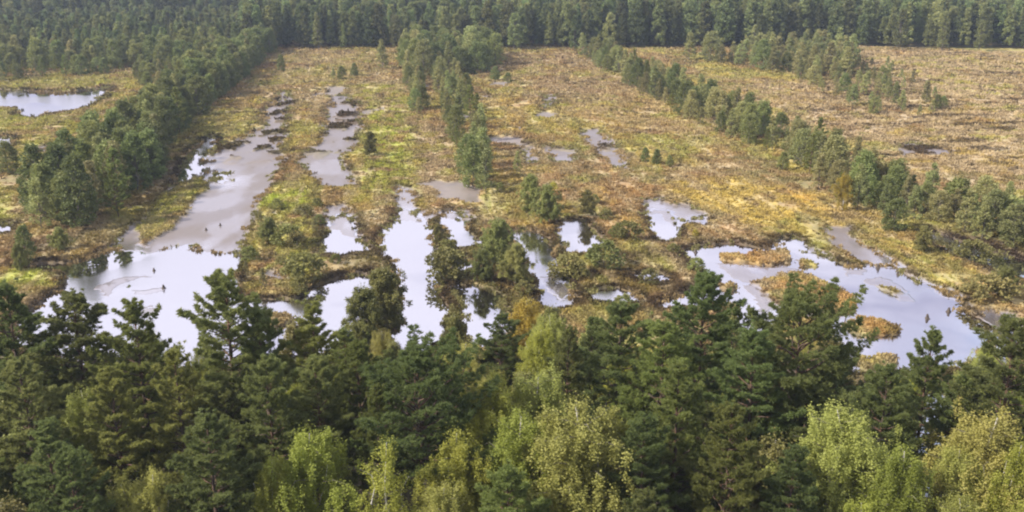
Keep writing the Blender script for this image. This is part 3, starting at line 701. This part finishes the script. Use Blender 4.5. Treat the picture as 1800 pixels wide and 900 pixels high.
# shore edge trees behind the foreground (bases visible or nearly so)
EDGE = [
 ('mixed', 665, 466, 8.5, 1.0, 'olive tree standing on the bank left of the tall white pool'),
 ('mixed', 636, 505, 7.5, .9, 'lighter tree left of the one on the bank of the tall white pool'),
 ('mixed', 690, 600, 7, .8, 'small green tree at the foot of the tall white pool'),
 ('mixed', 875, 385, 6.5, 1.25, 'round olive tree on the dark bank right of the white pools'),
 ('mixed', 905, 430, 5.5, 1.2, 'olive bush tree just above the small lower white pool'),
 ('mixed', 850, 440, 4.5, 1.3, 'wide brown-green bush left of the round olive tree'),
 ('shrub', 780, 440, 4, 1.0, 'olive shrub on the right bank of the tall white pool'),
 ('mixed', 935, 305, 6.5, .9, 'slim olive tree at the upper end of the narrow white channel'),
 ('mixed', 965, 325, 6.5, 1.2, 'wide olive-brown tree above the small round pool'),
 ('mixed', 1035, 335, 4.5, 1.0, 'small olive tree right of the small round pool'),
 ('shrub', 998, 445, 3.2, 1.3, 'bright olive shrub below the small round pool'),
 ('shrub', 1062, 430, 3.4, 1.2, 'dark green shrub at the lower right of the round pool'),
 ('shrub', 1105, 395, 2.6, 1.3, 'brownish shrub left of the oval white pool'),
 ('mixed', 1215, 575, 7, 1.0, 'olive tree behind the tallest right-hand pine'),
 ('mixed', 880, 590, 6, 1.2, 'brown-green bush below the small white pool'),
 ('mixed', 820, 600, 6, 1.1, 'olive bush between the foot of two white pools'),
 ('mixed', 1050, 570, 7, 1.2, 'green bush behind the broad light green pine'),
 ('mixed', 968, 540, 6, 1.0, 'olive-brown bush right of the yellow-olive birch'),
 ('mixed', 470, 385, 4, 1.2, 'grey-olive shrub on the long island right of the mud channel'),
 ('shrub', 505, 400, 3, 1.3, 'olive shrub beside the grey-olive one on the long island'),
 ('shrub', 530, 450, 3.4, 1.2, 'dark olive shrub at the lower end of the long island'),
 ('mixed', 648, 230, 5.5, .9, 'lone pale young birch in the yellow moss left of centre'),
 ('row', 600, 118, 4.5, 1.2, 'round grey-green bush standing far off above the second mud channel'),
 ('row', 622, 112, 4.5, 1.0, 'darker bush right of the round grey-green one far off'),
 ('rowlight', 585, 120, 4.0, .9, 'small pale bush left of the round grey-green one far off'),
 ('rowlight', 670, 72, 10, .9, 'tall slim birch standing alone far off, left of the middle row'),
 ('rowlight', 716, 90, 9.5, .8, 'slim birch at the far end of the left-hand line of the middle row'),
 ('row', 493, 98, 5.5, .9, 'green bush near the far end of the left row, on the heath side'),
 ('row', 870, 118, 4.5, 1.3, 'dark bush on the right of the middle row at its far end'),
 ('row', 893, 128, 3.2, 1.3, 'low dark bush right of the other at the middle row'),
 ('rowlight', 910, 270, 4, .9, 'thin grey birch right of the lower end of the middle row'),
 ('row', 1155, 265, 3, 1.3, 'low green bush in the middle of the wide brown heath'),
 ('row', 1135, 262, 3, 1.0, 'olive bush left of the low green one on the wide brown heath'),
 ('row', 1178, 275, 2.3, 1.1, 'small dark bush right of the low green one on the brown heath'),
 ('row', 1378, 270, 3.6, 1.0, 'low bush on the heath below the right row'),
 ('row', 1578, 352, 5, 1.2, 'round green bush standing forward of the right row'),
 ('yellow', 1487, 305, 6.5, 1.1, 'yellow-leaved tree in the right row'),
 ('mixed', 1625, 398, 4, 1.1, 'pale grey-green bush by the dark ditch'),
 ('shrub', 1715, 420, 3, 1.1, 'green shrub standing in the dark ditch'),
 ('mixed', 1770, 470, 4, 1.5, 'wide yellow-green bush right of the blue lagoon'),
 ('shrub', 1740, 490, 3, 1.5, 'low shrub left of the wide yellow-green bush by the lagoon'),
 ('row', 8, 252, 6, 1.2, 'dark round tree cut by the left edge by the small pond'),
 ('row', 38, 400, 5, .9, 'young dark tree at the near end of the left row'),
 ('mixed', 30, 430, 4, .9, 'pale sapling below the young dark tree at the left'),
 ('mixed', 100, 400, 3.5, 1.3, 'olive bush in the brown heath at the foot of the left row'),
 ('row', 1538, 172, 4.5, 1.0, 'round green bush at the tip of the pale birch group'),
 ('rowlight', 1632, 145, 6, .9, 'pale young birch out on the tan heath, nearest the group'),
 ('row', 1650, 168, 4.0, .9, 'dark green bush out on the tan heath, right-hand one'),
 ('rowlight', 1618, 185, 3.0, .9, 'low bush out on the tan heath below the others'),
 ('rowlight', 1590, 178, 3.0, .9, 'small bush on the tan heath nearest the pale group tip'),
]
for i, (k, tx, ty, h, w, lab) in enumerate(EDGE):
    x, y = unproj(tx, ty, h * .97)
    tree(k, float(x), float(y), h, lab, 'single trees and shrubs on the bog', wide=w * (1.4 if k == 'mixed' else 1.15), var=i)

# scrub between the pools
plant_area([(765,425),(900,400),(960,430),(1010,520),(960,545),(880,510),(780,500)], 6.0, [('shrub', 4), ('mixed', 1)], (1.2, 3.4), 'scrub between the narrow pools', 'the scrub between the narrow pools', 31, dry=True, wide=1.2)
plant_area([(870,330),(1130,350),(1260,410),(1240,440),(1060,470),(960,400)], 8.5, [('shrub', 5), ('shruby', 1)], (.8, 2.2), 'scrub above the channel to the lagoon', 'the scrub above the lagoon channel', 32, dry=True, wide=1.2)
plant_area([(440,370),(560,365),(600,450),(640,480),(560,520),(430,520)], 4.5, [('shrub', 5), ('rowlight', 1)], (1.0, 2.6), 'scrub on the long island', 'the scrub on the long island', 33, dry=True, wide=1.2)
plant_area([(1010,470),(1250,480),(1280,540),(1010,560)], 8, [('shrub', 5)], (.8, 2.2), 'scrub at the wet hollow', 'the scrub below the wet hollow', 34, dry=True, wide=1.2)

# the dense left row
plant_area([(35,415),(150,412),(205,395),(238,365),(266,320),(300,255),(375,182),(437,130),(476,96),(465,86),(420,110),(340,150),(300,180),(250,235),(130,330),(40,395)],
           3.5, [('row', 7), ('rowpine', 2), ('rowlight', 1)], (7.5, 11), 'trees of the dense left row', 'the dense left row', 21, tries=9000, wide=1.1)
# wood to its left, beyond the pond
plant_area([(-160,150),(0,146),(120,137),(235,128),(262,168),(285,172),(330,150),(400,105),(380,92),(200,105),(0,112),(-160,115)],
           5.0, [('row', 6), ('rowpine', 2), ('rowlight', 2)], (7, 11), 'trees at the wood edge beyond the left pond', 'the wood beyond the left pond', 22, tries=5000, wide=1.25, hfun=lambda x, y: .62 if y < 330 else .95)
# middle row
plant_area([(820,350),(862,352),(864,290),(848,240),(826,200),(815,150),(795,135),(762,140),(772,180),(790,230),(806,290)],
           4.5, [('rowr', 3), ('rowlight', 6), ('rowpine', 2)], (4, 8.5), 'trees of the middle row', 'the thin middle row', 23)
plant_area([(705,100),(870,97),(878,116),(830,134),(790,135),(760,140),(735,136),(705,116)],
           4.6, [('rowr', 4), ('rowpine', 2), ('rowlight', 3)], (7, 12), 'trees where the middle row meets the forest', 'the clump joining middle row and forest', 24, wide=1.1)
plant_area([(716,150),(738,150),(748,205),(728,208)], 3.6, [('rowr', 2), ('rowlight', 2)], (4, 7), 'small trees in a short line left of the middle row', 'the short line left of the middle row', 25, parts=1)
# right row
plant_area([(1018,98),(1045,92),(1100,122),(1200,172),(1300,218),(1400,256),(1500,306),(1520,345),(1515,372),(1500,374),(1440,345),(1410,305),(1385,285),(1300,254),(1200,206),(1100,150)],
           3.7, [('rowr', 6), ('rowlight', 6), ('rowpine', 1)], (4.2, 9), 'trees of the long right row', 'the long right row', 26, tries=9000, wide=1.05)
plant_area([(1520,322),(1600,345),(1700,368),(1830,395),(2100,478),(2100,540),(1800,450),(1700,416),(1640,394),(1570,386),(1520,374)],
           3.3, [('rowr', 5), ('rowlight', 6), ('shrub', 2)], (3.4, 6.8), 'bushes and trees at the near part of the right row', 'the near stretch of the right row', 29, tries=9000, wide=1.15)
# pale birch group behind it
plant_area([(1205,108),(1290,104),(1330,92),(1450,93),(1500,105),(1495,130),(1480,150),(1410,142),(1330,124)],
           4.6, [('rowlight', 9), ('rowr', 1)], (5, 11), 'pale young birches behind the right row', 'the pale group behind the right row', 27, wide=1.2)
plant_area([(1400,142),(1500,125),(1560,150),(1600,200),(1540,200),(1470,180)], 5.6, [('rowlight', 8), ('rowr', 1)], (3, 6), 'loose birches trailing from the pale group', 'the loose trail of the pale group', 30, wide=1.2)
plant_area([(1500,112),(1560,118),(1680,190),(1650,208),(1570,195)], 8, [('rowlight', 5), ('rowr', 1)], (2.5, 4.5), 'scattered saplings on the tan heath', 'the scatter on the tan heath', 28, parts=1, wide=1.2)

# ------------------------------------------------------------------ far forest: one mass
def far_forest():
    rng = np.random.default_rng(7)
    ex = np.array([-2500, -400, 0, 120, 235, 300, 400, 470, 500, 1030, 1100, 1500, 1800, 2200, 4500.]); ey = np.array([160, 118, 110, 105, 100, 96, 92, 90, 88, 87, 88, 85, 89, 89, 80.])
    gx = np.arange(-620, 620, 4.4); gy = np.arange(330, 1000, 4.4)
    X, Y = np.meshgrid(gx, gy); X = X + rng.uniform(-2.2, 2.2, X.shape); Y = Y + rng.uniform(-2.2, 2.2, Y.shape)
    px, py = proj(X, Y)
    k = (py < np.interp(px, ex, ey) + 3.0 * (fbm(X / 14, Y / 14, 92, 3) - .6)) & (px > -700) & (px < 2500)
    thin = rng.uniform(0, 1, X.shape) < np.where(Y > 760, .35, .92)
    k &= thin
    X, Y, px, py = X[k], Y[k], px[k], py[k]
    low = (px < 430) & (py > 52 - px * .02)
    S = np.where(low, rng.uniform(.48, .72, X.shape), rng.uniform(.66, 1.22, X.shape))
    S *= .85 + .35 * fbm(X / 60, Y / 60, 91, 2)
    n = len(X)
    me = bpy.data.meshes.new('far_forest'); me.vertices.add(n)
    me.vertices.foreach_set('co', np.stack([X, Y, np.full(n, .2)], 1).astype(np.float32).ravel())
    a = me.attributes.new('size', 'FLOAT', 'POINT'); a.data.foreach_set('value', S.astype(np.float32))
    a = me.attributes.new('rot', 'FLOAT', 'POINT'); a.data.foreach_set('value', rng.uniform(0, 6.28, n).astype(np.float32))
    a = me.attributes.new('pick', 'INT', 'POINT'); a.data.foreach_set('value', rng.choice(6, n, p=[.2, .22, .18, .18, .08, .14]).astype(np.int32))
    o = tag(put('far_forest', me), 'dense far forest of dark conifers and paler broadleaf trees closing the bog', 'forest', None, 'stuff')
    # six trees of the forest's front edge stand as objects and lend their crowns
    src = []
    for i, (fx, fy, hh) in enumerate([(905, 90, 15), (1010, 92, 14), (1580, 90, 16), (560, 89, 15), (1720, 91, 12), (1655, 91, 15)]):
        x, y = unproj(fx, fy)
        e = tree('far', float(x), float(y), hh, ('tall dark tree at the forest edge right of the middle row', 'dark forest-edge tree where the long right row starts', 'tall forest-edge tree at the left corner of the tan heath', 'forest-edge tree above the second mud channel', 'paler tree at the forest edge above the tan heath', 'dark narrow forest-edge tree above the tan heath, left of the paler one')[i], 'trees at the far forest edge', var=i)
        src.append([c for c in e.children if c.name.startswith('crown')][0])
    g = bpy.data.node_groups.new('forest_scatter', 'GeometryNodeTree')
    g.interface.new_socket('Geometry', in_out='INPUT', socket_type='NodeSocketGeometry')
    g.interface.new_socket('Geometry', in_out='OUTPUT', socket_type='NodeSocketGeometry')
    N = g.nodes.new; gi = N('NodeGroupInput'); go = N('NodeGroupOutput'); Lk = g.links.new
    g2i = N('GeometryNodeGeometryToInstance')
    for s_ in src[::-1]:
        oi = N('GeometryNodeObjectInfo'); oi.transform_space = 'ORIGINAL'; oi.inputs['Object'].default_value = s_
        one = N('GeometryNodeGeometryToInstance'); Lk(oi.outputs['Geometry'], one.inputs[0]); Lk(one.outputs[0], g2i.inputs[0])
    jn = N('GeometryNodeJoinGeometry')
    g.nodes.remove(g2i)
    for n_ in [n_ for n_ in g.nodes if n_.bl_idname == 'GeometryNodeGeometryToInstance']: Lk(n_.outputs[0], jn.inputs[0])
    iop = N('GeometryNodeInstanceOnPoints'); iop.inputs['Pick Instance'].default_value = True
    def attr(nm, typ):
        a_ = N('GeometryNodeInputNamedAttribute'); a_.data_type = typ; a_.inputs['Name'].default_value = nm; return a_
    sz = attr('size', 'FLOAT'); ro = attr('rot', 'FLOAT'); pk = attr('pick', 'INT')
    cx = N('ShaderNodeCombineXYZ'); Lk(ro.outputs[0], cx.inputs['Z'])
    Lk(gi.outputs[0], iop.inputs['Points']); Lk(jn.outputs[0], iop.inputs['Instance']); Lk(pk.outputs[0], iop.inputs['Instance Index'])
    Lk(cx.outputs[0], iop.inputs['Rotation']); Lk(sz.outputs[0], iop.inputs['Scale']); Lk(iop.outputs[0], go.inputs[0])
    md = o.modifiers.new('scatter', 'NODES'); md.node_group = g
far_forest()

_x = np.array([[e.location.x for e in TREES]]); _y = np.array([[e.location.y for e in TREES]])
for e, z in zip(TREES, ground_fields(_x, _y)[0][0]): e.location.z = max(float(z), -.3)

# ------------------------------------------------------------------ ground cover: heather, grass and moss tufts
M_TUFT, t, o = mat('tuft'); L = t.links.new
ca = nn(t, 'ShaderNodeVertexColor', layer_name='albedo')
b = nn(t, 'ShaderNodeBsdfDiffuse'); tr = nn(t, 'ShaderNodeBsdfTranslucent'); ms = nn(t, 'ShaderNodeMixShader'); ms.inputs[0].default_value = .25
L(ca.outputs[0], b.inputs[0]); L(ca.outputs[0], tr.inputs[0]); L(b.outputs[0], ms.inputs[1]); L(tr.outputs[0], ms.inputs[2]); L(ms.outputs[0], o.inputs[0])
def tufts():
    rng = np.random.default_rng(3)
    n = 480000
    r = 75 * (430 / 75) ** rng.uniform(0, 1, n); a = rng.uniform(-.78, .78, n)
    X = r * np.sin(a); Y = r * np.cos(a)
    h, c, mud, wat = ground_fields(X, Y)
    dens = fbm(X / 4, Y / 5, 95, 3)
    shal = ground_fields.shal & (vnoise(X / 1.1, Y / 1.6, 96) > .52) & (rng.uniform(0, 1, n) < .75)
    h = np.where(shal, np.maximum(h, -.02), h); c = np.where(shal[:, None], np.where((vnoise(X / 6, Y / 6, 97) > .45)[:, None], COL['olive'], COL['heath']), c)
    k = shal | (h > .06) & (mud < .35) & (wat < .3) & (rng.uniform(0, 1, n) < np.maximum(sstep(.22, .55, dens) * .9 + .1, ground_fields.isl))
    X, Y, h, c = X[k], Y[k], h[k], c[k]; n = len(X); s = np.clip(np.hypot(X, Y) / 190, .75, 1.9) * rng.uniform(.6, 1.35, n)
    nb = 9; P = np.repeat(np.stack([X, Y, h - .04], 1), nb, 0); ss = np.repeat(s, nb)[:, None]
    P[:, :2] += rng.normal(0, .17, (n * nb, 2)) * ss
    a_ = norm(rng.normal(0, .55, (n * nb, 3)) * [1, 1, .2] + [0, 0, 1]); b_ = norm(np.cross(a_, rng.normal(size=(n * nb, 3))))
    l = .38 * ss * rng.uniform(.6, 1.2, (n * nb, 1)); w = .10 * ss
    V = np.stack([P - b_ * w * .6, P + b_ * w * .6, P + a_ * l + b_ * w * .7, P + a_ * l * .9 - b_ * w * .8], 1).reshape(-1, 3)
    F = np.arange(n * nb * 4).reshape(-1, 4)
    me = mesh_np('heather_and_grass', V, F, [M_TUFT])
    tone = rng.uniform(.86, 1.12, n)[:, None]
    dk = (rng.uniform(0, 1, n) < .08)[:, None]
    cc = np.where(dk, c * .45 + COL['peat_and_shade'] * .2, c * 1.12 * tone)
    rgba = np.ones((n, nb * 4, 4), np.float32); rgba[:, :, :3] = cc[:, None]
    ca = me.color_attributes.new('albedo', 'FLOAT_COLOR', 'POINT'); ca.data.foreach_set('color', rgba.ravel())
    tag(put('heather_and_grass', me), 'brown heather, straw-coloured grass and yellow-green moss tufts covering the bog', 'heather', None, 'stuff')
tufts()

# ------------------------------------------------------------------ dead stumps in the pools
M_STUMP = bark_mat('stump_wood', (.045, .035, .028), (.09, .07, .055))
def stump(seed):
    rng = np.random.default_rng(seed); n = 11; z = np.array([-.6, 0, .25, .6, .95, 1.05]); r = np.array([.5, .42, .27, .22, .18, .07])
    an = np.linspace(0, 2 * PI, n, endpoint=False); root = 1 + .28 * np.cos(an * 4 + rng.uniform(0, 6))
    V = []
    for zi, ri in zip(z, r):
        rr = ri * (root if zi < .4 else 1) * rng.uniform(.9, 1.1, n); zz = zi + (rng.uniform(-.14, .14, n) if zi > .8 else 0)
        V.append(np.stack([rr * np.cos(an) + zi * .08, rr * np.sin(an), np.full(n, zi) + (zz - zi)], 1))
    V = np.concatenate(V); i = np.arange(len(z) * n).reshape(len(z), n); j = np.roll(i, -1, 1)
    F = np.stack([i[:-1], j[:-1], j[1:], i[1:]], -1).reshape(-1, 4)
    V = np.vstack([V, V[-n:].mean(0) - [0, 0, .05]]); c = len(V) - 1; top = i[-1]
    F = np.vstack([F, np.stack([top, np.roll(top, -1), np.full(n, c), np.full(n, c)], 1)])
    me = bpy.data.meshes.new('stump'); me.from_pydata(V.tolist(), [], [list(dict.fromkeys(f)) for f in F.tolist()]); me.materials.append(M_STUMP)
    for p in me.polygons: p.use_smooth = True
    return me
SM = [stump(i) for i in range(4)]
for i, (px, py, s, lab) in enumerate([
  (1543, 472, 1.5, 'dark stump at the upper edge of the blue lagoon, blackest of them'), (1578, 482, 1.1, 'thin dark stump right of the blackest one in the lagoon'),
  (1490, 466, 1.2, 'dark stump on the islet tip in the upper lagoon'), (1630, 560, 1.4, 'left one of the two stumps low in the lagoon'), (1667, 548, 1.4, 'right one of the two stumps low in the lagoon'),
  (1610, 495, .9, 'faint small stump near the right bank of the lagoon'), (1575, 573, 1.0, 'small stump at the right tip of the orange islet'), (1702, 529, 1.5, 'dark mound stump on the right shore of the lagoon'),
  (1342, 468, 1.0, 'stump below the long narrow orange islet'), (1212, 478, 1.4, 'dark stump in the shallow water left of the narrow islet'), (1234, 479, 1.4, 'dark stump beside the other in the shallow water'),
  (1223, 444, 1.4, 'dark stump at the head of the shallow water'), (271, 476, 1.0, 'small post-like stump in the middle of the big white pool'), (288, 507, 1.3, 'dark stump on the grey patch of the big pool'),
  (362, 405, 1.1, 'left stump on the grey mud flat'), (387, 397, 1.1, 'right stump on the grey mud flat'), (612, 196, 2.0, 'dark stump in the second mud channel, upper one'), (605, 216, 2.0, 'dark stump in the second mud channel, lower one'),
  (503, 195, 2.4, 'dark mound at the top of the first mud channel'), (472, 206, 1.6, 'small dark stump left of the mound in the first mud channel')]):
    x, y = unproj(px, py); o = put('tree_stump', SM[i % 4]); o.location = (float(x), float(y), 0); o.scale = (s * .5, s * .5, s * .36); o.rotation_euler = (0, 0, i * 1.3)
    tag(o, lab, 'stump', 'dead stumps standing in the pools and mud')

# ------------------------------------------------------------------ haze
HAZE = .0002
if HAZE > 0:
    x0, x1, y0, y1, z0, z1 = -5200, 5200, -300, 5200, -1.6, 41.5
    V = np.array([(x, y, z) for z in (z0, z1) for y in (y0, y1) for x in (x0, x1)], float)
    F = np.array([(0, 2, 3, 1), (4, 5, 7, 6), (0, 1, 5, 4), (2, 6, 7, 3), (0, 4, 6, 2), (1, 3, 7, 5)])
    m, t, o = mat('haze'); pv = nn(t, 'ShaderNodeVolumePrincipled'); pv.inputs['Color'].default_value = (.70, .82, 1.0, 1); pv.inputs['Density'].default_value = HAZE
    pv.inputs['Anisotropy'].default_value = .2
    t.links.new(pv.outputs[0], o.inputs['Volume'])
    ho = put('haze', mesh_np('haze', V, F, [m])); tag(ho, 'thin bluish haze over the far forest', 'haze', None, 'stuff')
